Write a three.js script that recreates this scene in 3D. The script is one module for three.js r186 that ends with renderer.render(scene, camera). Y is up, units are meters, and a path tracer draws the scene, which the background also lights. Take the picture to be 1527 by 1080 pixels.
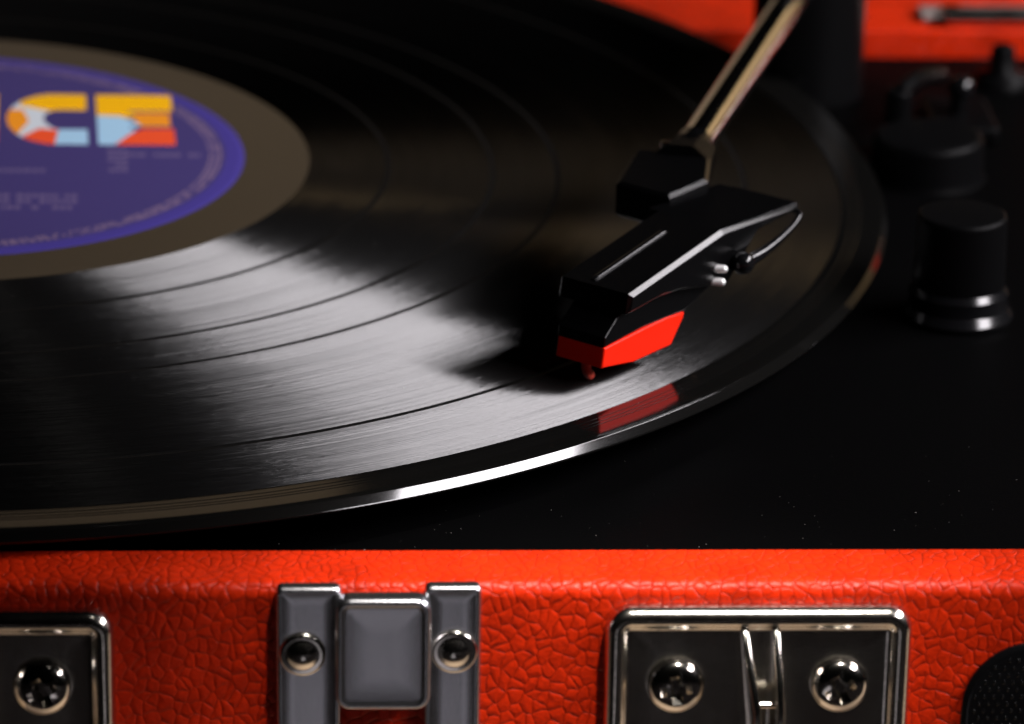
import * as THREE from 'three';
import { mergeGeometries, toCreasedNormals } from 'three/addons/utils/BufferGeometryUtils.js';
import { RoundedBoxGeometry } from 'three/addons/geometries/RoundedBoxGeometry.js';
import { RectAreaLightUniformsLib } from 'three/addons/lights/RectAreaLightUniformsLib.js';
import { Brush, Evaluator, SUBTRACTION } from 'three-bvh-csg';

// ------------------------------------------------------------------ camera, lamps, exposure
// all builders below work in millimetres; MM brings them to metres
const MM = 0.001;
const camera = new THREE.PerspectiveCamera(9.975, 1024 / 724, 0.02, 20);
camera.position.set(63.9987 * MM, 203.9392 * MM, 618.9637 * MM);
camera.rotation.set(-0.368915, -0.046, 0.0165, 'YXZ');
camera.focus = 0.542;
camera.userData.fStop = 22;
const scene = new THREE.Scene();
scene.background = new THREE.Color(0x000000);
const renderer = new THREE.WebGLRenderer({ antialias: true });
renderer.setSize(1024, 724);
renderer.toneMapping = THREE.LinearToneMapping;
renderer.toneMappingExposure = 1;
renderer.shadowMap.enabled = true;
RectAreaLightUniformsLib.init();

const KEY = { at: [500, 300, 150], to: [80, 0, 100], w: 560, h: 110, power: 29, color: [1, 0.95, 0.99] };
const BACK = { at: [700, 500, -620], to: [607, 440, -910], w: 200, h: 130, power: 46, color: [1, 0.83, 0.57] };  // added lamp with no known source, brightens the mirrored wall
const SPOT = { at: [172, 430, 268], to: [100, -6, 176], half: 0.135, penumbra: 0.9, power: 1.5, color: [1, 0.95, 0.88] };

// ------------------------------------------------------------------ helpers
const rng = (seed) => () => { seed = (seed + 0x6d2b79f5) | 0; let t = Math.imul(seed ^ (seed >>> 15), 1 | seed); t = (t + Math.imul(t ^ (t >>> 7), 61 | t)) ^ t; return ((t ^ (t >>> 14)) >>> 0) / 4294967296; };
const V = (x, y, z) => new THREE.Vector3(x, y, z);
const used = {};
function numbered(name) { const k = used[name] = (used[name] ?? -1) + 1; return k ? `${name}_${String(k).padStart(3, '0')}` : name; }
// a thing: a Group standing at its base (mm)
function thing(name, label, category, base) {
  const g = new THREE.Group();
  g.name = numbered(name); g.position.set(base[0] * MM, base[1] * MM, base[2] * MM);
  g.userData = { label, category, base };
  scene.add(g); return g;
}
const origin = (o) => { while (o.parent && o.parent !== scene) o = o.parent; return o.userData.base ?? [0, 0, 0]; };
// a part: geometry given in world millimetres
function part(name, geos, mat, parent, extra) {
  let g = Array.isArray(geos) ? mergeGeometries(geos.map((x) => { const y = x.index ? x.toNonIndexed() : x; for (const k of Object.keys(y.attributes)) if (!['position', 'normal', 'uv'].includes(k)) y.deleteAttribute(k); return y; })) : geos.clone();
  const b = origin(parent);
  g.translate(-b[0], -b[1], -b[2]); g.scale(MM, MM, MM);
  const m = new THREE.Mesh(g, mat);
  m.name = name; m.castShadow = m.receiveShadow = true;
  if (extra) Object.assign(m.userData, extra);
  parent.add(m); return m;
}
function dataTex(w, h, bytes, srgb = false) {
  const t = new THREE.DataTexture(bytes, w, h, THREE.RGBAFormat);
  t.wrapS = t.wrapT = THREE.RepeatWrapping; t.magFilter = THREE.LinearFilter; t.minFilter = THREE.LinearMipmapLinearFilter; t.generateMipmaps = true;
  if (srgb) t.colorSpace = THREE.SRGBColorSpace;
  t.needsUpdate = true; return t;
}
const lin = (r, g, b) => new THREE.Color().setRGB(r, g, b);
const std = (o) => new THREE.MeshPhysicalMaterial(o);
// periodic value noise on an n x n lattice
function lattice(seed, n, m = n) {
  const r = rng(seed), a = Float32Array.from({ length: n * m }, r), s = (t) => t * t * (3 - 2 * t);
  return (u, v) => {
    const x = (u - Math.floor(u)) * n, y = (v - Math.floor(v)) * m, i = Math.floor(x) % n, j = Math.floor(y) % m, p = s(x - Math.floor(x)), q = s(y - Math.floor(y)), k = (i + 1) % n, l = (j + 1) % m;
    return (a[j * n + i] * (1 - p) + a[j * n + k] * p) * (1 - q) + (a[l * n + i] * (1 - p) + a[l * n + k] * p) * q;
  };
}

// ------------------------------------------------------------------ textures
// leather grain: pebbles parted by creases; one repeat covers 48 mm
const LEATHER_MM = 48;
function leatherTextures() {
  const N = 1280, cx = 32, cy = 27, r = rng(11), pts = [];
  for (let j = 0; j < cy; j++) for (let i = 0; i < cx; i++) pts.push([(i + 0.5 + (r() - 0.5) * 0.95) / cx, (j + 0.5 + (r() - 0.5) * 0.95) / cy, r(), r()]);
  const w1 = lattice(3, 40), w2 = lattice(4, 40), f1 = lattice(5, 160), f2 = lattice(6, 320), f3 = lattice(7, 12), f4 = lattice(17, 70);
  const bump = new Uint8Array(N * N * 4), col = new Uint8Array(N * N * 4);
  for (let y = 0; y < N; y++) for (let x = 0; x < N; x++) {
    const u0 = x / N, v0 = y / N, u = u0 + (w1(u0, v0) - 0.5) * 0.010, v = v0 + (w2(u0, v0) - 0.5) * 0.010;
    const ci = Math.floor(u * cx), cj = Math.floor(v * cy);
    let d1 = 9, d2 = 9, d3 = 9, a = null, b = null;
    for (let j = -2; j <= 2; j++) for (let i = -2; i <= 2; i++) {
      const ii = ((ci + i) % cx + cx) % cx, jj = ((cj + j) % cy + cy) % cy, p = pts[jj * cx + ii];
      const dx = (p[0] + Math.floor((ci + i) / cx) - u) * cx, dy = (p[1] + Math.floor((cj + j) / cy) - v) * cy * 0.9;
      const d = Math.sqrt(dx * dx + dy * dy);
      if (d < d1) { d3 = d2; d2 = d1; b = a; d1 = d; a = p; } else if (d < d2) { d3 = d2; d2 = d; b = p; } else if (d < d3) d3 = d;
    }
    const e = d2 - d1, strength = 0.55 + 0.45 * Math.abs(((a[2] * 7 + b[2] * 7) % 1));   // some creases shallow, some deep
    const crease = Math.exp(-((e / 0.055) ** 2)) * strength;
    const dome = Math.min(1, e / 0.55);
    let h = 0.36 + 0.16 * (a[3] - 0.5) * dome + 0.46 * (1 - Math.exp(-e / 0.3)) * (0.55 + 0.45 * strength) - 0.22 * crease + (f1(u0, v0) - 0.5) * 0.09 + (f2(u0, v0) - 0.5) * 0.04 + (f4(u0, v0) - 0.5) * 0.12 + (f3(u0, v0) - 0.5) * 0.08;
    const o = (y * N + x) * 4, k = 1 - 0.22 * crease + (f3(v0, u0) - 0.5) * 0.16 + (f1(v0, u0) - 0.5) * 0.12;  // crease shade is darkened into the colour, over random tone
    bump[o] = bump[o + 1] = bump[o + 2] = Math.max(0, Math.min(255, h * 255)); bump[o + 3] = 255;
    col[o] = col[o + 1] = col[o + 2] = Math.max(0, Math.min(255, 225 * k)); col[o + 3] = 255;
  }
  return [dataTex(N, N, bump), dataTex(N, N, col, true)];
}
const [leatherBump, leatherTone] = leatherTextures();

// groove relief: u runs outward over the grooved 86 mm, v once round the disc; mostly across-groove tilt, a little along it
function grooveTexture() {
  const W = 2048, H = 2048, r = rng(23), px = new Uint8Array(W * H * 4);
  const slow = lattice(31, 64, 40), mid = lattice(33, 512, 12), loud = lattice(35, 90, 30);
  const ring = Float32Array.from({ length: W }, () => r() * 2 - 1), ring2 = Float32Array.from({ length: W }, () => r() * 2 - 1);
  const along = new Float32Array(H);
  for (let x = 0; x < W; x++) {
    let p = 0;
    for (let y = 0; y < H; y++) { p = p * 0.45 + (r() * 2 - 1) * 0.9; along[y] = p; }
    for (let y = 0; y < H; y++) {
      const u = x / W, v = y / H, l = 0.35 + 1.3 * loud(u, v) ** 2;
      const across = 0.10 * ring[x] + 0.08 * ring2[x] * slow(u, v) + (mid(u, v) - 0.5) * 0.09;
      const al = along[y] * 0.040 * l + (mid(u + 0.31, v) - 0.5) * 0.022 + (slow(u, v) - 0.5) * 0.02;
      const o = (y * W + x) * 4, n = 1 / Math.hypot(across, al, 1);
      px[o] = 127.5 + 127.5 * across * n; px[o + 1] = 127.5 + 127.5 * al * n; px[o + 2] = 127.5 + 127.5 * n; px[o + 3] = 255;
    }
  }
  return dataTex(W, H, px);
}
const grooveNormal = grooveTexture();

function grainTextures(seed, n, lo, hi) {   // fine even grain as roughness and as relief
  const a = lattice(seed, 24), b = lattice(seed + 1, 96), c = lattice(seed + 2, 256), N = 512, px = new Uint8Array(N * N * 4);
  for (let i = 0; i < N * N; i++) { const u = (i % N) / N, v = Math.floor(i / N) / N, k = n[0] * a(u, v) + n[1] * b(u, v) + n[2] * c(u, v); const g = (lo + (hi - lo) * k) * 255; px.set([g, g, g, 255], i * 4); }
  return dataTex(N, N, px);
}
const metalWear = grainTextures(51, [0.5, 0.3, 0.2], 0.55, 1), plateWear = grainTextures(71, [0.4, 0.4, 0.2], 0.75, 1), plasticGrain = grainTextures(61, [0.1, 0.3, 0.6], 0, 1);

// ------------------------------------------------------------------ materials
const M = {
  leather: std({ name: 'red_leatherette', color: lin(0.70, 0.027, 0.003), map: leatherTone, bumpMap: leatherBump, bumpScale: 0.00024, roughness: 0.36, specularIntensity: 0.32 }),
  deck: std({ name: 'black_deck_plastic', color: lin(0.0012, 0.0012, 0.0013), roughness: 0.5, bumpMap: plasticGrain, bumpScale: 0.00003, specularIntensity: 0.035 }),
  black: std({ name: 'black_plastic', color: lin(0.002, 0.002, 0.0022), roughness: 0.42, bumpMap: plasticGrain, bumpScale: 0.000012, specularIntensity: 0.1 }),
  shell: std({ name: 'moulded_black_plastic', color: lin(0.002, 0.002, 0.0022), roughness: 0.15, bumpMap: plasticGrain, bumpScale: 0.000004, specularIntensity: 0.6 }),
  gloss: std({ name: 'glossy_black_plastic', color: lin(0.004, 0.004, 0.0045), roughness: 0.16, specularIntensity: 0.8 }),
  red: std({ name: 'red_cartridge_plastic', color: lin(0.85, 0.016, 0.003), roughness: 0.4, specularIntensity: 0.2 }),
  stylus: std({ name: 'red_stylus_plastic', color: lin(1, 0.12, 0.08), roughness: 0.15, specularIntensity: 1 }),
  chrome: std({ name: 'polished_nickel', color: lin(0.72, 0.68, 0.62), metalness: 1, roughness: 0.2, roughnessMap: metalWear }),
  tube: std({ name: 'chrome_tube', color: lin(0.75, 0.73, 0.70), metalness: 1, roughness: 0.13 }),
  satin: std({ name: 'gunmetal_plate', color: lin(0.50, 0.50, 0.53), metalness: 1, roughness: 0.27, bumpMap: plasticGrain, bumpScale: 0.000006 }),
  plate: std({ name: 'pressed_nickel', color: lin(0.66, 0.62, 0.56), metalness: 1, roughness: 0.21, roughnessMap: plateWear, bumpMap: plasticGrain, bumpScale: 0.000012 }),
  pin: std({ name: 'tinned_pin', color: lin(0.9, 0.9, 0.88), metalness: 0.5, roughness: 0.5 }),
  groove: std({ name: 'vinyl_grooves', color: lin(0.0035, 0.0034, 0.0033), roughness: 0.32, anisotropy: 0.94, normalMap: grooveNormal, ior: 1.6 }),
  vinyl: std({ name: 'smooth_vinyl', color: lin(0.004, 0.0039, 0.0036), roughness: 0.14, ior: 1.6 }),
  rim: std({ name: 'glossy_vinyl_rim', color: lin(0.004, 0.0039, 0.0036), roughness: 0.08, ior: 1.6 }),
  gap: std({ name: 'track_gap_vinyl', color: lin(0.003, 0.003, 0.003), roughness: 0.6, ior: 1.5, specularIntensity: 0.2 }),
  mat: std({ name: 'black_felt', color: lin(0.006, 0.006, 0.006), roughness: 1, specularIntensity: 0.1 }),
  dust: std({ name: 'dust', color: lin(0.22, 0.21, 0.19), roughness: 1 }),
  wall: std({ name: 'beige_wall', color: lin(0.62, 0.50, 0.36), roughness: 0.95 }),
  table: std({ name: 'light_wood', color: lin(0.34, 0.27, 0.19), roughness: 0.8, specularIntensity: 0.2 }),
  cloth: std({ name: 'dark_cloth', color: lin(0.006, 0.005, 0.005), roughness: 1, specularIntensity: 0.1 }),
  hinge: std({ name: 'dull_hinge_plate', color: lin(0.42, 0.36, 0.33), metalness: 0.7, roughness: 0.5 }),
  card: std({ name: 'added_grey_card', color: lin(0.5, 0.5, 0.53), roughness: 0.9 }),
  housing: std({ name: 'lamp_housing', color: lin(0.01, 0.01, 0.01), roughness: 0.8 }),
};

// ------------------------------------------------------------------ shape helpers (mm)
const box = (x0, x1, y0, y1, z0, z1, r = 0.4) => new RoundedBoxGeometry(x1 - x0, y1 - y0, z1 - z0, 3, r).translate((x0 + x1) / 2, (y0 + y1) / 2, (z0 + z1) / 2);
const lathe = (pts, seg = 64) => new THREE.LatheGeometry(pts.map((p) => new THREE.Vector2(p[0], p[1])), seg);
const tube = (pts, r, n = 40, k = 16) => new THREE.TubeGeometry(new THREE.CatmullRomCurve3(pts.map((p) => V(...p))), n, r, k);
function prism(poly, depth, bevel = 0.35, seg = 3) {   // outline in x, y; the body runs from z = 0 to depth, edges rounded
  const s = new THREE.Shape(poly.map((p) => new THREE.Vector2(p[0], p[1])));
  const g = new THREE.ExtrudeGeometry(s, { depth: depth - 2 * bevel, bevelEnabled: true, bevelThickness: bevel, bevelSize: bevel, bevelOffset: -bevel, bevelSegments: seg, curveSegments: 12 });
  return g.translate(0, 0, bevel);
}
// a pressed sheet: a rounded rectangle (in x, y) whose height z follows profile [[inset, z], ...] inwards from its edge
function pressed(x0, x1, y0, y1, R, profile, n = 12) {
  const pos = [], idx = [], uv = [], loops = profile.length, cx = (x0 + x1) / 2, cy = (y0 + y1) / 2, per = 4 * (n + 1);
  for (const [d, z] of profile) {
    const r = Math.max(R - d, 0.35), hx = (x1 - x0) / 2 - d - r, hy = (y1 - y0) / 2 - d - r;
    for (let c = 0; c < 4; c++) for (let k = 0; k <= n; k++) {
      const a = (c + k / n) * Math.PI / 2, sx = c === 0 || c === 3 ? 1 : -1, sy = c < 2 ? 1 : -1;
      const x = cx + sx * hx + r * Math.cos(a), y = cy + sy * hy + r * Math.sin(a);
      pos.push(x, y, z); uv.push(x / 30, y / 30);
    }
  }
  for (let l = 0; l + 1 < loops; l++) for (let i = 0; i < per; i++) { const a = l * per + i, b = l * per + (i + 1) % per, c = a + per, d = b + per; idx.push(a, b, d, a, d, c); }
  const last = (loops - 1) * per, z = profile[loops - 1][1];
  pos.push(cx, cy, z); uv.push(cx / 30, cy / 30);
  for (let i = 0; i < per; i++) idx.push(last + i, last + (i + 1) % per, loops * per);
  const g = new THREE.BufferGeometry();
  g.setAttribute('position', new THREE.Float32BufferAttribute(pos, 3)); g.setAttribute('uv', new THREE.Float32BufferAttribute(uv, 2)); g.setIndex(idx);
  return toCreasedNormals(g, 0.7);
}
const arc = (cx, cy, r, a0, a1, n) => Array.from({ length: n + 1 }, (_, i) => { const a = a0 + (a1 - a0) * i / n; return [cx + r * Math.cos(a), cy + r * Math.sin(a)]; });

// ------------------------------------------------------------------ the setting
const KIND = { kind: 'structure' };
{
  const t = new THREE.Mesh(new THREE.BoxGeometry(2.4, 0.04, 1.9), M.cloth); t.name = 'table_top'; t.position.set(0.1, -0.139, -0.23); t.userData = { ...KIND, label: 'dark table top below the red record player', category: 'table' };
  t.receiveShadow = t.castShadow = true; scene.add(t);
  const bd = thing('added_wooden_board', 'added light wooden board under the red record player, unseen, put in for its reflections', 'board', [80, -119, 0]);
  part('board', box(-560, 720, -118.6, -107.1, -500, 215, 2), M.table, bd);  // board added out of view so the metal sides mirror warm wood
  const sh = thing('added_grey_card', 'added grey card in front of the record player, unseen, put in for the latch to mirror', 'card', [74, -119, 390]);
  part('sheet', box(50, 90, -118.8, -117.6, 300, 470, 0.4), M.card, sh);  // card added out of view to turn the latch reflection grey
  const ws = new THREE.Shape([[-0.135, -0.107], [1.15, -0.107], [1.15, 0.27], [0.62, 0.27], [0.62, 0.06], [0.095, 0.06], [0.095, 0.475], [-0.135, 0.475]].map((p) => new THREE.Vector2(...p)));  // unseen wall, outline cut to steer what record and tube mirror
  const w = new THREE.Mesh(new THREE.ExtrudeGeometry(ws, { depth: 0.03, bevelEnabled: false }), M.wall); w.name = 'wall'; w.position.set(0, 0, -0.93); w.userData = { ...KIND, label: 'unseen beige wall behind the record player, stepped to shape its reflections', category: 'wall' };
  w.receiveShadow = w.castShadow = true; scene.add(w);
}
function softbox(o, label) {
  const g = thing('softbox_lamp', label, 'lamp', o.at);
  g.userData.base = [0, 0, 0];
  const aim = V(o.to[0] - o.at[0], o.to[1] - o.at[1], o.to[2] - o.at[2]).normalize();
  g.lookAt(g.position.clone().add(aim.clone()));           // local +z looks at the target
  const w = o.w, h = o.h, shell = lathe([[Math.SQRT1_2, -0.02], [Math.SQRT1_2, -0.06], [0.12, -0.5], [0.0, -0.5]], 4).rotateX(Math.PI / 2).rotateZ(Math.PI / 4).scale(w, h, 240);
  shell.computeVertexNormals();
  part('housing', shell, M.housing, g);
  const em = std({ name: 'lamp_diffuser', color: lin(0.8, 0.8, 0.8), roughness: 0.9, emissive: lin(...o.color), emissiveIntensity: 1.2 });
  part('diffuser', new THREE.BoxGeometry(w * 0.99, h * 0.99, 2).translate(0, 0, -6), em, g);
  const l = new THREE.RectAreaLight(lin(...o.color), o.power, w * MM, h * MM);
  l.position.set(0, 0, 0); l.rotation.y = Math.PI; l.name = 'softbox_light'; g.add(l);
}
softbox(KEY, 'wide softbox lamp to the right of the record player');
softbox(BACK, 'added small warm softbox lamp, unseen, put in to brighten the wall behind the record player');
{
  // a small spot lamp above the front of the player: bell, glowing lens and the light in front of it
  const g = thing('spot_lamp', 'small black spot lamp hanging above the record player', 'lamp', SPOT.at);
  g.userData.base = [0, 0, 0];
  g.lookAt(g.position.clone().add(V(SPOT.to[0] - SPOT.at[0], SPOT.to[1] - SPOT.at[1], SPOT.to[2] - SPOT.at[2])));
  part('bell', lathe([[15, -4], [15.6, -4], [15.6, -14], [10, -60], [6, -72], [0, -72]], 40).rotateX(Math.PI / 2), M.housing, g);
  part('lens', new THREE.CylinderGeometry(14.6, 14.6, 2, 40).rotateX(Math.PI / 2).translate(0, 0, -6), std({ name: 'lamp_lens', color: lin(0.8, 0.8, 0.8), emissive: lin(...SPOT.color), emissiveIntensity: 3 }), g);
  const l = new THREE.SpotLight(lin(...SPOT.color), SPOT.power, 0, SPOT.half, SPOT.penumbra, 2);
  l.name = 'spot_light'; l.castShadow = true; l.shadow.radius = 0.45; g.add(l); l.position.set(0, 0, 0); g.add(l.target); l.target.position.set(0, 0, 0.5);
}

{
  // added black flag card, out of view, put in to keep the wide lamp off the near left corner of the case
  const g = thing('added_flag_card', 'added black flag card on a thin stand, unseen, shading the near left corner', 'flag', [165, -107, 420]);
  part('card', box(164, 166, 79, 190, 130, 425, 0.5), M.housing, g);
  part('stand_rod', [new THREE.CylinderGeometry(4, 4, 296, 20).translate(165, 41, 430), new THREE.CylinderGeometry(50, 52, 6, 40).translate(165, -104, 430)], M.housing, g);
}

// ------------------------------------------------------------------ the record
const TILT = Math.atan(0.03), PITCH = 0.22, WALL = 0.87;
{
  const rec = thing('vinyl_record', 'black vinyl record with purple label and coloured letters under the needle', 'record', [0, 0, 0]);
  rec.rotation.z = -TILT;
  const SEG = 720;
  // ring of the disc: profile [[r, y], ...] outward, u runs outward (radially), v round
  function ring(profile, r0 = 60, span = 86) {
    const pos = [], uv = [], idx = [], n = profile.length;
    for (let s = 0; s <= SEG; s++) { const a = s / SEG * 2 * Math.PI; for (const [r, y, uu] of profile) { pos.push(r * Math.cos(a), y, r * Math.sin(a)); uv.push(uu ?? (r - r0) / span, s / SEG); } }
    for (let s = 0; s < SEG; s++) for (let k = 0; k + 1 < n; k++) { const p = s * n + k, q = p + n; idx.push(p, q, p + 1, q, q + 1, p + 1); }
    const g = new THREE.BufferGeometry();
    g.setAttribute('position', new THREE.Float32BufferAttribute(pos, 3)); g.setAttribute('uv', new THREE.Float32BufferAttribute(uv, 2)); g.setIndex(idx); g.computeVertexNormals();
    const p = g.attributes.normal; if (p.getY(0) < 0) { const ix = g.index.array; for (let i = 0; i < ix.length; i += 3) { const t = ix[i]; ix[i] = ix[i + 1]; ix[i + 1] = t; } g.computeVertexNormals(); }
    return g;
  }
  // a band of V grooves, each wall its own strip of faces
  function grooved(r0, r1) {
    const n = Math.round((r1 - r0) / PITCH), p = (r1 - r0) / n, pos = [], nor = [], uv = [], idx = [], S = 540, q = rng(Math.round(r0 * 10)); let drift = 0;
    for (let i = 0; i < n; i++) {
      drift += (q() - 0.5) * 0.05 - drift * 0.16;
      const depth = p / 2 * Math.tan(WALL) * (0.95 + 0.10 * q() + drift - (q() < 0.05 ? 0.16 * q() : 0)), a = r0 + i * p;
      for (const [ra, ya, rb, yb] of [[a, 0, a + p / 2, -depth], [a + p / 2, -depth, a + p, 0]]) {
        const l = Math.hypot(rb - ra, yb - ya), nr = -(yb - ya) / l, ny = (rb - ra) / l, base = pos.length / 3;
        for (let s = 0; s <= S; s++) { const t = s / S * 2 * Math.PI, c = Math.cos(t), d = Math.sin(t); pos.push(ra * c, ya, ra * d, rb * c, yb, rb * d); nor.push(nr * c, ny, nr * d, nr * c, ny, nr * d); uv.push((ra - 60) / 86, s / S, (rb - 60) / 86, s / S); }
        for (let s = 0; s < S; s++) { const k = base + s * 2; idx.push(k, k + 2, k + 1, k + 2, k + 3, k + 1); }
      }
    }
    const g = new THREE.BufferGeometry();
    g.setAttribute('position', new THREE.Float32BufferAttribute(pos, 3)); g.setAttribute('normal', new THREE.Float32BufferAttribute(nor, 3)); g.setAttribute('uv', new THREE.Float32BufferAttribute(uv, 2)); g.setIndex(idx);
    const v = (k) => V(pos[3 * k], pos[3 * k + 1], pos[3 * k + 2]), f = v(idx[1]).sub(v(idx[0])).cross(v(idx[2]).sub(v(idx[0])));
    if (f.y < 0) for (let i = 0; i < idx.length; i += 3) { const t = g.index.array[i]; g.index.array[i] = g.index.array[i + 1]; g.index.array[i + 1] = t; }
    return g;
  }
  const gaps = [72.6, 89.0, 99.2, 128.4], GW = 0.42;
  let from = 60.2;
  for (const g of [...gaps, 143.2 + GW]) {
    const to = g - GW;
    part('groove_band', grooved(from, to), M.groove, rec);
    if (g < 143) part('track_gap', ring([[g - GW, 0], [g - GW * 0.55, -0.035], [g - 0.1, -0.05], [g + 0.1, -0.05], [g + GW * 0.55, -0.035], [g + GW, 0]]), M.gap, rec);
    from = g + GW;
  }
  part('run_out_area', ring([[49.6, -0.02], [53, -0.03], [58, -0.03], [60.2, 0]]), M.vinyl, rec);
  // plain lead-in and the rounded rim
  const rim = [[143.2, 0], [143.5, -0.03], [146, -0.03], [148.5, -0.03], [149.2, -0.035], [149.52, -0.09], [149.58, -0.15], [150.3, -1.13], [150.38, -1.22], [150.4, -1.35], [150.2, -1.62], [149.7, -1.75], [60, -1.75], [3.7, -1.9]];
  part('outer_rim', ring(rim), M.rim, rec);
  const lead = []; for (const r of [144.6, 145.5, 146.2]) lead.push(ring([[r - 0.09, -0.03], [r, 0.03], [r + 0.09, -0.03]]));
  part('lead_in_groove', lead, M.vinyl, rec);
  // the paper label with its flat print
  const C = 1400, cv = document.createElement('canvas'); cv.width = cv.height = C; const c = cv.getContext('2d'), k = C / 100;
  c.fillStyle = 'rgb(66,57,112)'; c.fillRect(0, 0, C, C);
  { const n = rng(41); for (let i = 0; i < 9000; i++) { c.fillStyle = n() < 0.5 ? 'rgba(120,105,165,0.10)' : 'rgba(30,24,60,0.12)'; c.fillRect(n() * C, n() * C, 1 + 5 * n(), 1 + 2 * n()); } }
  c.translate(C / 2, C / 2); c.scale(k, k);
  c.strokeStyle = 'rgb(68,58,140)'; c.lineWidth = 3.0; c.beginPath(); c.arc(0, 0, 48.6, 0, 7); c.stroke();
  // ring of small print, too small to read
  const rr = rng(77);
  c.strokeStyle = 'rgba(165,138,150,0.75)';
  for (let a = 0; a < 6.283; a += 0.012 + 0.012 * rr()) { c.lineWidth = 0.5; for (const rad of [44.7, 45.5, 46.2]) if (rr() < 0.75) { c.beginPath(); c.arc(0, 0, rad, a, a + 0.009 + 0.006 * rr()); c.stroke(); } }
  const dashes = (x0, x1, y, n, h) => { c.fillStyle = 'rgba(150,130,155,0.45)'; for (let x = x0; x < x1;) { const w = 0.5 + rr() * 0.7; for (let i = 0; i < n; i++) if (rr() < 0.85) c.fillRect(x, y + i * h * 1.5, w, h); x += w + 0.25 + (rr() < 0.15 ? 0.8 : 0); } };
  c.rotate(-0.07);
  dashes(31.5, 43, 1.4, 1, 1.7); dashes(28.6, 31, -0.5, 5, 1.6); dashes(8, 18.6, 9.6, 1, 1.6); dashes(-20, -6, 9.6, 1, 1.6);
  dashes(-8, 25.5, 21.5, 2, 1.7); dashes(-30, 22, 27, 1, 1.6);
  c.restore && c.save();
  // the big letters
  const Y = '#ffbe0a', O = '#f79a22', R = '#f4552b', B = '#a9d3ee', W = '#d5dde3';
  const x1 = 13.0, top = -28.6, bot = -2.6;
  const clipTo = (path, paint) => { c.save(); c.beginPath(); path(); c.clip('evenodd'); paint(); c.restore(); };
  const fill = (col, ...p) => { c.fillStyle = col; c.beginPath(); p.forEach((q, i) => (i ? c.lineTo(q[0], q[1]) : c.moveTo(q[0], q[1]))); c.fill(); };
  const h = bot - top;
  // N
  clipTo(() => { const x = -2.6, w = 14; c.rect(x, top, 4.6, h); c.rect(x + w - 4.6, top, 4.6, h); c.moveTo(x, top); c.lineTo(x + 4.6, top); c.lineTo(x + w, bot); c.lineTo(x + w - 4.6, bot); c.closePath(); }, () => { fill(Y, [-5, top], [14, top], [14, top + h * 0.5], [-5, top + h * 0.4]); fill(O, [-5, top + h * 0.4], [14, top + h * 0.5], [14, top + h * 0.75], [-5, top + h * 0.7]); fill(R, [-5, top + h * 0.7], [14, top + h * 0.75], [14, bot], [-5, bot]); });
  // C
  clipTo(() => {
    const L = x1 - 0.4, Rt = x1 + 12.6, m = (top + bot) / 2;
    c.moveTo(Rt, top); c.lineTo(L + 7, top); c.bezierCurveTo(L - 2, top + 3, L - 2, bot - 3, L + 7, bot); c.lineTo(Rt, bot); c.lineTo(Rt, bot - 7.6); c.lineTo(L + 8.2, bot - 7.6); c.bezierCurveTo(L + 5.4, m + 2, L + 5.4, m - 3, L + 8.2, top + 8.4); c.lineTo(Rt, top + 8.4); c.closePath();
  }, () => {
    fill(W, [8, top], [28, top], [28, bot], [8, bot]);
    fill(Y, [x1 + 2, top], [28, top], [28, top + 9], [x1 + 6.5, top + 9], [x1 + 2, top + 6]);
    fill(O, [8, top + h * 0.3], [x1 + 2.4, top + h * 0.32], [x1 + 3.4, top + h * 0.55], [x1 + 1.6, top + h * 0.8], [8, bot]);
    fill(R, [x1 + 2.5, bot - 4.2], [x1 + 5, bot - 8], [x1 + 8, bot - 7.4], [x1 + 7.4, bot], [x1 + 2, bot]);
    fill(B, [x1 + 8, bot - 8], [28, bot - 8], [28, bot], [x1 + 7.4, bot]);
  });
  // E
  clipTo(() => { const L = x1 + 14.2, Rt = L + 12.2; c.rect(L, top, 5.2, h); c.rect(L + 5.2, top, 7, 8.6); c.rect(L + 5.2, top + 9.5, 6.5, 7); c.rect(L + 5.2, bot - 8.4, 7, 8.4); }, () => {
    const L = x1 + 14.2;
    fill(Y, [L, top], [L + 14, top], [L + 14, top + h * 0.4], [L, top + h * 0.5]);
    fill(O, [L + 6, top + h * 0.34], [L + 14, top + h * 0.30], [L + 14, top + h * 0.66], [L + 6, top + h * 0.66]);
    fill(B, [L, top + h * 0.42], [L + 4, top + h * 0.44], [L + 7, top + h * 0.6], [L + 5.2, top + h * 0.8], [L + 2.6, bot], [L, bot]);
    fill(R, [L + 5.2, top + h * 0.78], [L + 7.4, top + h * 0.67], [L + 14, top + h * 0.67], [L + 14, bot], [L + 2.6, bot]);
  });
  const tex = new THREE.CanvasTexture(cv); tex.colorSpace = THREE.SRGBColorSpace; tex.anisotropy = 4;
  const labelMat = std({ name: 'printed_label_paper', map: tex, roughness: 0.55, specularIntensity: 0.35 });
  const lg = ring([[3.7, 0.16], [20, 0.16], [48.9, 0.14], [49.5, 0.10], [50, -0.02]]), P = lg.attributes.position, U = lg.attributes.uv;
  for (let i = 0; i < P.count; i++) U.setXY(i, 0.5 + P.getX(i) / 100, 0.5 - P.getZ(i) / 100);
  part('label', lg, labelMat, rec);
  // motes of dust lying on the disc
  const mote = new THREE.IcosahedronGeometry(0.045 * MM, 0), dust = new THREE.InstancedMesh(mote, M.dust, 60), q = rng(5), mt = new THREE.Matrix4();
  for (let i = 0; i < 60; i++) { const a = q() * 2.2 + 0.2, r = 62 + 84 * q(), s = 0.5 + q(); mt.makeScale(s * (1 + q()), s * 0.6, s).setPosition(r * Math.cos(a) * MM, 0.03 * MM, r * Math.sin(a) * MM); dust.setMatrixAt(i, mt); }
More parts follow.
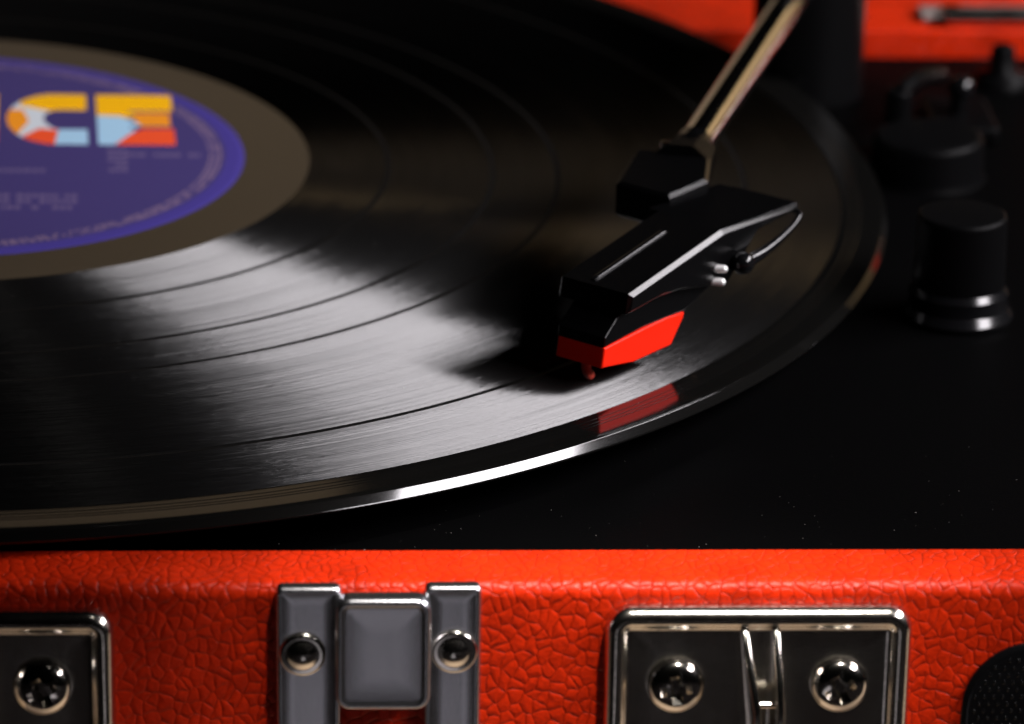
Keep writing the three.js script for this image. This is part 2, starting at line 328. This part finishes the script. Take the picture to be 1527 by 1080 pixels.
  dust.name = 'dust'; dust.userData = { kind: 'stuff' }; rec.add(dust);
}

// ------------------------------------------------------------------ the record player
const BASE = [69, -107, 30];
const player = thing('record_player', 'red leatherette suitcase record player with black deck and metal fittings', 'record player', BASE);
const DECK = -9, TOP = -4, ZF = 156.8, XL = -106, XR = 244;
{
  // a leather-covered wall of the case: profile across it (out, y), swept between two points; uv in leather repeats
  function wallRun(profile, a, b, steps = 40) {
    const pos = [], uv = [], idx = [], n = profile.length, A = V(...a), B = V(...b), dir = B.clone().sub(A), len = dir.length(); dir.normalize();
    const out = V(-dir.z, 0, dir.x).multiplyScalar(-1); if (out.dot(V((A.x + B.x) / 2 - BASE[0], 0, (A.z + B.z) / 2 - BASE[2])) < 0) out.multiplyScalar(-1);
    const s = [0]; for (let k = 1; k < n; k++) s.push(s[k - 1] + Math.hypot(profile[k][0] - profile[k - 1][0], profile[k][1] - profile[k - 1][1]));
    for (let i = 0; i <= steps; i++) for (let k = 0; k < n; k++) {
      const p = A.clone().addScaledVector(dir, len * i / steps).addScaledVector(out, profile[k][0]);
      pos.push(p.x, profile[k][1], p.z); uv.push(len * i / steps / LEATHER_MM, -s[k] / LEATHER_MM);
    }
    for (let i = 0; i < steps; i++) for (let k = 0; k + 1 < n; k++) { const p = i * n + k, q = p + n; idx.push(p, p + 1, q, q, p + 1, q + 1); }
    const g = new THREE.BufferGeometry();
    g.setAttribute('position', new THREE.Float32BufferAttribute(pos, 3)); g.setAttribute('uv', new THREE.Float32BufferAttribute(uv, 2)); g.setIndex(idx); g.computeVertexNormals();
    if (g.attributes.normal.getY(2) < 0) { const ix = g.index.array; for (let i = 0; i < ix.length; i += 3) { const t = ix[i]; ix[i] = ix[i + 1]; ix[i + 1] = t; } g.computeVertexNormals(); }
    return g;
  }
  const prof = (w) => [[0, DECK - 1], [0, TOP - 0.5], [0.15, TOP - 0.15], [0.5, TOP], [w * 0.4, TOP + 0.03], [w - 2.3, TOP], ...arc(w - 2.0, TOP - 2.0, 2.0, Math.PI / 2, 0, 10), [w + 0.05, TOP - 12], [w + 0.05, TOP - 50], [w, -105], [w - 4, -106.5]];
  const ZI = 146.1, ZB = -80;
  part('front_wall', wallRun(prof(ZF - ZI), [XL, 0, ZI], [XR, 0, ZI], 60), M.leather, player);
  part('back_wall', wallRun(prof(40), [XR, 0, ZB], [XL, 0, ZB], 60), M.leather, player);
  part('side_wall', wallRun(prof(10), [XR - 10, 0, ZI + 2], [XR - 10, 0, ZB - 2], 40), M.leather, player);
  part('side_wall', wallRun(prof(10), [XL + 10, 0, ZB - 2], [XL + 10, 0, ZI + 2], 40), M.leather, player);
  const deckUV = (g, s) => { const p = g.attributes.position, u = g.attributes.uv; for (let i = 0; i < p.count; i++) u.setXY(i, p.getX(i) / s, p.getZ(i) / s); return g; };
  part('deck', deckUV(new THREE.BoxGeometry(XR - XL - 16, 4, ZI - ZB + 0.6).translate((XR + XL) / 2, DECK - 2, (ZI + ZB) / 2), 20), M.deck, player);
  // platter and felt, leaning a little as the record does
  part('platter', [lathe([[0, -4.6], [94, -4.6], [94.6, -4.2], [94.6, -3.2], [94, -2.9], [0, -2.9]], 96).rotateZ(-TILT), lathe([[0, -2.85], [91, -2.85], [91.4, -2.4], [91, -1.97], [0, -1.97]], 96).rotateZ(-TILT), lathe([[0, 7], [2.2, 6.8], [3.4, 5], [3.5, -9], [0, -9]], 32).rotateZ(-TILT)], M.mat, player);
  // dust on the deck
  const mote = new THREE.IcosahedronGeometry(0.055 * MM, 0), N = 170, dust = new THREE.InstancedMesh(mote, M.dust, N), q = rng(9), mt = new THREE.Matrix4();
  for (let i = 0; i < N; i++) {
    const x = 40 + 120 * q(), z = 96 + 49 * q() ** 0.6, s = 0.45 + 0.8 * q() ** 2;
    mt.makeRotationY(q() * 6).scale(V(s * (1 + 1.5 * q() ** 4), s * 0.6, s)).setPosition((x - BASE[0]) * MM, (DECK + 0.05 - BASE[1]) * MM, (z - BASE[2]) * MM); dust.setMatrixAt(i, mt);
  }
  dust.name = 'dust'; dust.userData = { kind: 'stuff' }; player.add(dust);
  const lint = [];
  for (const [x, z, a] of [[139.5, 142.6, 0.5], [28, 143.2, 2.2], [108, 137, 1.1], [93, 143.4, 0.2]]) { const c = Math.cos(a), d = Math.sin(a); lint.push(tube([[-0.8, 0.05, -0.2], [-0.3, 0.22, 0.12], [0.2, 0.12, -0.1], [0.7, 0.3, 0.25], [0.6, 0.1, 0.5]].map(([u, h, v]) => [x + u * c - v * d, DECK + h, z + u * d + v * c]), 0.035, 24, 5)); }
  part('lint', lint, M.dust, player, { kind: 'stuff' });
}

// ------------------------------------------------------------------ metal fittings on the front
const screwGeo = (() => {   // pan head with a cross recess, axis +z, head from z = 0
  const ev = new Evaluator(); ev.attributes = ['position', 'normal'];
  const strip = (g) => { g = g.index ? g : g; g.deleteAttribute('uv'); return g; };
  const head = lathe([[0, -1], [3.3, -1], [3.55, -0.3], [3.6, 0.2], [3.5, 0.75], [3.2, 1.18], [2.75, 1.5], [2.1, 1.74], [1.2, 1.9], [0, 1.96]].sort((a, b) => 0), 56).rotateX(Math.PI / 2);
  let b = new Brush(strip(head)); b.updateMatrixWorld();
  for (const [w, h] of [[4.6, 1.5], [1.5, 4.6]]) { const c = new THREE.CylinderGeometry(0.5, 0.22, 1.5, 4, 1).rotateY(Math.PI / 4).scale(w * 1.414, 1, h * 1.414).rotateX(Math.PI / 2).translate(0, 0, 1.45); const k = new Brush(strip(c)); k.updateMatrixWorld(); b = ev.evaluate(b, k, SUBTRACTION); }
  const g = toCreasedNormals(b.geometry.index ? b.geometry : b.geometry, 0.5);
  g.setAttribute('uv', new THREE.Float32BufferAttribute(new Float32Array(g.attributes.position.count * 2), 2));
  return g;
})();
const rollEdge = [[0, -2.6], [0.0, -1.0], [0.18, -0.3], [0.55, 0.22], [1.1, 0.52], [1.7, 0.5], [2.2, 0.25], [2.55, -0.12], [2.8, -0.35], [3.3, -0.42], [6, -0.42]];
function handlePlate(x0, x1, y0, y1, label) {
  const zf = ZF + 1.9, cx = (x0 + x1) / 2, ys = -16.9;
  const plate = part('handle_plate', pressed(x0, x1, y0, y1, 3.2, rollEdge).translate(0, 0, zf), M.plate, player, { label });
  for (const s of [-1, 1]) part('screw', screwGeo.clone().rotateZ(s * 0.16 + 0.3).translate(cx + s * 10.1, ys, zf - 0.3), M.chrome, plate);
  // the loop that holds the handle: two thin cheeks standing out from the plate, bowed forward as they go down
  for (const s of [-1, 1]) {
    const prof = [[0, -9.0], [0.9, -9.4], [2.4, -11.6], [4.2, -14.6], [5.2, -18], [5.4, -24], [4.6, -27.5], [0, -28.5]];
    const g = prism(prof, 0.95, 0.28, 3).rotateY(-Math.PI / 2).translate(cx + s * 1.95 + 0.5, 0, zf - 0.4);
    const p = g.attributes.position; for (let i = 0; i < p.count; i++) { const t = Math.max(0, (-9 - p.getY(i)) / 9); p.setX(i, p.getX(i) + Math.min(t, 1.2) * 1.0 * (s < 0 ? 1.5 : 0.55)); } g.computeVertexNormals();
    part('loop_cheek', toCreasedNormals(g, 0.6), M.chrome, plate);
  }
  part('loop_pin', [new THREE.CylinderGeometry(0.45, 0.45, 3.4, 20).rotateZ(Math.PI / 2).translate(cx + 1.2, -18.4, zf + 2.4), new THREE.CylinderGeometry(0.5, 0.5, 10, 16).translate(cx + 1.1, -23.2, zf + 2.2)], M.chrome, plate);
}
handlePlate(97.2, 135.0, -30, -6.6, 'right handle plate of polished nickel');
handlePlate(-0.6, 37.2, -30.2, -6.9, 'left handle plate of polished nickel, cut off by the picture edge');
{
  const zf = ZF + 1.3;
  const leg = [[0, -1.3], [0, -0.6], [0.08, -0.15], [0.26, 0.16], [0.5, 0.3], [0.72, 0.28], [0.92, 0.2], [2.4, 0.2]];
  // back plate: two legs joined by a bridge behind the hasp; the top is folded over the edge of the case
  const L = pressed(56.9, 64.9, -34, -3.75, 0.9, leg).translate(0, 0, zf), R = pressed(75.0, 82.0, -34, -3.65, 0.9, leg).translate(0, 0, zf);
  const bridge = box(64.2, 75.6, -16, -5.2, zf - 2.4, zf - 0.6, 0.3);
  const latch = part('latch', [L, R, bridge], M.satin, player);
  part('hasp', [pressed(64.1, 75.9, -19.4, -4.4, 2.0, [[0, -1.9], [0, -0.6], [0.08, -0.1], [0.28, 0.26], [0.55, 0.42], [0.82, 0.38], [1.05, 0.26], [1.35, 0.2], [5, 0.24]]).translate(0, 0, zf + 2.0)], M.satin, latch);
  const rivet = lathe([[3.0, -0.4], [3.0, 0.25], [2.85, 0.5], [2.5, 0.62], ...arc(0, -2.4, 3.6, 0.95, Math.PI / 2, 8).map(([x, y]) => [Math.max(0, x), y]).filter(([x]) => x < 2.3)], 48).rotateX(Math.PI / 2);
  for (const [x, y] of [[60.15, -12.6], [78.7, -12.3]]) part('rivet', rivet.clone().scale(0.95, 0.95, 1.0).translate(x, y, zf + 0.2), M.chrome, latch);
}
{
  // black perforated grille with a rounded corner, set into the leather
  const g = part('speaker_grille', pressed(141.8, 232, -90, -11.9, 9, [[0, -0.4], [0, 0.5], [0.3, 0.85], [0.8, 1.0], [6, 1.0]]).translate(0, 0, ZF - 0.1), M.gloss, player);
  const nub = new THREE.SphereGeometry(0.24 * MM, 10, 6).scale(0.7, 1.25, 0.5), spots = [];
  for (let j = 0; j < 12; j++) for (let i = 0; i < 16; i++) { const x = 143.3 + i * 1.15 + (j % 2) * 0.57, y = -13.2 - j * 0.98; const dx = Math.max(0, 141.8 + 9 - x), dy = Math.max(0, y - (-11.9 - 9)); if (x > 143 && dx * dx + dy * dy < 7.8 ** 2) spots.push([x, y]); }
  const im = new THREE.InstancedMesh(nub, M.gloss, spots.length), mt = new THREE.Matrix4();
  spots.forEach(([x, y], i) => im.setMatrixAt(i, mt.makeTranslation((x - BASE[0]) * MM, (y - BASE[1]) * MM, (ZF + 0.9 - BASE[2]) * MM)));
  im.name = 'grille_dot'; im.userData = { kind: 'stuff' }; g.add(im);
}

// ------------------------------------------------------------------ controls on the deck
{
  const knob = part('control_knob', lathe([[0, 16.2], [5.9, 16.2], [6.45, 15.9], [6.6, 15.3], [6.75, 5.2], [6.9, 4.9]], 64).translate(155.6, DECK, 50.2), M.black, player, { label: 'tall black knob beside the record' });
  part('collar', lathe([[6.6, 5.3], [6.72, 5.28], [6.76, 5.22], [7.36, 4.36], [7.4, 4.28], [7.4, 4.1], [7.3, 3.4], [7.3, 2.2], [7.34, 2.1], [7.4, 2.04], [8.16, 0.95], [8.2, 0.86], [8.2, 0.4], [7.9, 0]], 64).translate(155.6, DECK, 50.2), M.gloss, knob);
  const rest = part('arm_rest', [lathe([[0, 7.4], [7.6, 7.4], [8.6, 6.9], [9.0, 6], [9.1, 1.2], [9.6, 0]], 64).translate(159.8, DECK, -14.5)], M.black, player);
  part('rest_post', [lathe([[0, 11], [1.8, 10.8], [2.1, 10], [2.2, 0]], 24).translate(156.5, DECK, -27), tube([[156.5, 1, -27], [159, 1.6, -31], [162.5, 0.8, -37], [165.0, -0.6, -42], [166.2, -2.2, -47]], 1.5)], M.black, rest);
  const sw = part('lever_switch', [box(163, 174, DECK, DECK + 3.2, -48, -30, 1), tube([[168, -6, -38], [168.2, -4, -38.2], [168.4, -2, -38.5]], 1.5)], M.black, player);
  part('lever_tip', new THREE.SphereGeometry(2.2, 24, 16).translate(168.5, -1.6, -38.6), M.gloss, sw);
  part('stop_post', [lathe([[0, 7.4], [1.5, 7.2], [2.1, 6.6], [2.4, 2.6], [4.6, 2.2], [5, 0]], 32).translate(179.4, DECK, -64)], M.black, player);
  // metal hinge on the red ledge at the back
  const hinge = part('lid_hinge', [box(168, 214, TOP + 0.1, TOP + 1.4, -91.5, -85, 0.5)], M.hinge, player);
  part('hinge_barrel', new THREE.CylinderGeometry(1.7, 1.7, 44, 24).rotateZ(Math.PI / 2).translate(194, TOP + 1.6, -83), M.chrome, hinge);
  part('hinge_screw', new THREE.SphereGeometry(2.4, 24, 12).scale(1, 0.5, 1).translate(173.5, TOP + 1.4, -87), M.chrome, hinge);
}

// ------------------------------------------------------------------ the tonearm
{
  const S = [99.03, -2.95, 91.2], PHI = 40 * Math.PI / 180;
  // head axes: x across to the right, y up, z forward to the needle; "a" runs rearward (= -z)
  const mx = new THREE.Matrix4().makeRotationY(-PHI).setPosition(...S);
  const head = (g) => g.applyMatrix4(mx);
  const local = (lat, h, a) => V(lat, h, -a).applyMatrix4(mx);
  // outline given as (a, h), body from lateral l0 to l1
  const side = (poly, l0, l1, bevel = 0.3) => prism(poly.map(([a, h]) => [a, h]), l1 - l0, bevel, 3).rotateY(Math.PI / 2).translate(l0, 0, 0);
  const chamfered = (poly, l0, l1, size, thick) => new THREE.ExtrudeGeometry(new THREE.Shape(poly.map((p) => new THREE.Vector2(...p))), { depth: l1 - l0 - 2 * thick, bevelEnabled: true, bevelThickness: thick, bevelSize: size, bevelOffset: -size, bevelSegments: 1 }).translate(0, 0, thick).rotateY(Math.PI / 2).translate(l0, 0, 0);
  const arm = new THREE.Group(); arm.name = 'tonearm'; player.add(arm);
  // tube
  const t0 = V(117.3, 12.7, 36.1), dir = V(Math.sin(0.2815), 0, -Math.cos(0.2815)), t1 = t0.clone().addScaledVector(dir, 100);
  const tubeG = new THREE.CylinderGeometry(2.65, 2.65, 108, 48, 1, true).rotateX(Math.PI / 2).rotateY(-0.2815).translate(t0.x + dir.x * 54, t0.y, t0.z + dir.z * 54);
  tubeG.translate(-dir.x * 3, 0, -dir.z * 3);
  part('arm_tube', tubeG, M.tube, arm);
  part('pivot_housing', [lathe([[0, 23], [8, 23], [9.4, 21.5], [9.6, -9], [14, -9.0]], 48).translate(t1.x, 0, t1.z)], M.black, arm);
  // block between tube and head
  const blk = [[28.8, -17.3], [28.6, -7.7], [38.0, -7.7], [46.5, -13.2], [43.0, -24.0]];
  const bs = new THREE.Shape(blk.map(([a, l]) => new THREE.Vector2(l, a)));
  const bg = new THREE.ExtrudeGeometry(bs, { depth: 4.4, bevelEnabled: true, bevelThickness: 0.48, bevelSize: 0.5, bevelOffset: -0.5, bevelSegments: 1 }).rotateX(-Math.PI / 2).translate(0, 12.6, 0);
  part('arm_block', head(bg), M.shell, arm);
  const collar = new THREE.CylinderGeometry(4.0, 5.0, 8, 8, 1).rotateY(Math.PI / 8).scale(1, 1, 0.8).rotateX(-Math.PI / 2).rotateY(-0.2815).translate(t0.x - dir.x * 6.5, t0.y - 0.3, t0.z - dir.z * 6.5);
  part('tube_socket', [toCreasedNormals(collar, 0.3), new THREE.CylinderGeometry(3.0, 3.0, 3, 40).rotateX(Math.PI / 2).rotateY(-0.2815).translate(t0.x - dir.x * 1.6, t0.y, t0.z - dir.z * 1.6)], M.shell, arm);
  part('set_screw', new THREE.SphereGeometry(0.9, 20, 12).scale(1, 0.6, 1).translate(112.6, 14.6, 41.2), M.tube, arm);
  // shell: sloping cap in front, flatter plate behind
  const cap = chamfered([[1.2, 13.4], [0.7, 10.6], [2.6, 10.6], [8.5, 11.0], [12.8, 10.7], [24.5, 8.4], [31.5, 14.3], [41.5, 15.0], [41.8, 15.9], [22.8, 16.85]], -6.5, 5.7, 0.56, 0.54);
  const plate = side([[24.4, 16.55], [24.4, 14.9], [41.5, 14.2], [41.8, 15.75]], -8.6, -5.9, 0.3);
  part('headshell', [head(cap), head(plate)], M.shell, arm);
  const rid = side([[2.3, 13.2], [2.2, 13.75], [3.0, 14.0], [18.4, 16.42], [18.9, 16.2], [18.7, 15.6]], -1.95, -1.05, 0.2);
  part('shell_ridge', head(rid), M.gloss, arm);
  // cartridge body under the shell, and the red needle carrier
  const body = side([[-2.1, 6.2], [-1.9, 7.6], [1.4, 10.3], [3, 10.9], [24.2, 12.6], [24.2, 8.6], [16.8, 6.2], [7, 6.6]], -4.2, 3.8, 0.3);
  const notch = side([[-0.3, 7.7], [-0.1, 9.0], [2.6, 10.5], [4, 8]], 0.2, 1.2, 0.2);
  part('cartridge', [head(body), head(notch)], M.shell, arm);
  const red = side([[-2.6, 3.4], [-2.1, 6.15], [7, 6.45], [12.2, 6.5], [16.5, 6.1], [16.3, 5.4], [13.5, 2.1], [4.8, 2.15]], -4.1, 3.9, 0.3);
  part('needle_carrier', head(red), M.red, arm);
  const lever = new THREE.TubeGeometry(new THREE.CatmullRomCurve3([V(0.2, 3.4, 1.0), V(0.1, 2.3, 1.1), V(0.0, 1.3, 0.6), V(0, 0.75, 0.1)]), 20, 0.72, 16);
  const tip = new THREE.ConeGeometry(0.28, 0.85, 14).rotateX(Math.PI).translate(0, 0.42, 0);
  part('stylus', [head(lever), head(new THREE.SphereGeometry(0.74, 20, 14).translate(0, 0.85, 0.12)), head(tip)], M.stylus, arm);
  // finger lift: thin hook from the rear corner to a ball
  const hookPath = new THREE.CatmullRomCurve3([[5.0, 15.3, -40.2], [6.5, 15.0, -40.4], [7.2, 14.2, -38.4], [7.1, 12.6, -34.2], [7.0, 11.7, -30.0], [7.0, 11.5, -26.2]].map((p) => V(...p)));
  const hook = new THREE.TubeGeometry(hookPath, 60, 1, 16), hp = hook.attributes.position;   // thin at the shell, thicker towards the ball
  for (let i = 0; i <= 60; i++) { const c = hookPath.getPointAt(i / 60), r = 0.42 + 0.62 * (i / 60) ** 1.4; for (let k = 0; k <= 16; k++) { const q = i * 17 + k, p = V(hp.getX(q), hp.getY(q), hp.getZ(q)).sub(c).multiplyScalar(r).add(c); hp.setXYZ(q, p.x, p.y, p.z); } }
  part('finger_lift', [head(hook), head(new THREE.SphereGeometry(1.65, 28, 20).translate(7.0, 11.5, -25.9)), head(new THREE.CylinderGeometry(1.0, 0.7, 4, 20).rotateX(Math.PI / 2).translate(7, 11.55, -28.4))], M.gloss, arm);
  for (const [a, h] of [[21.6, 11.6], [21.2, 9.8]]) part('terminal_pin', head(new THREE.CapsuleGeometry(0.55, 1.2, 6, 18).rotateZ(Math.PI / 2).rotateY(0.5).translate(6.0, h, -a)), M.pin, arm);
}

renderer.render(scene, camera);
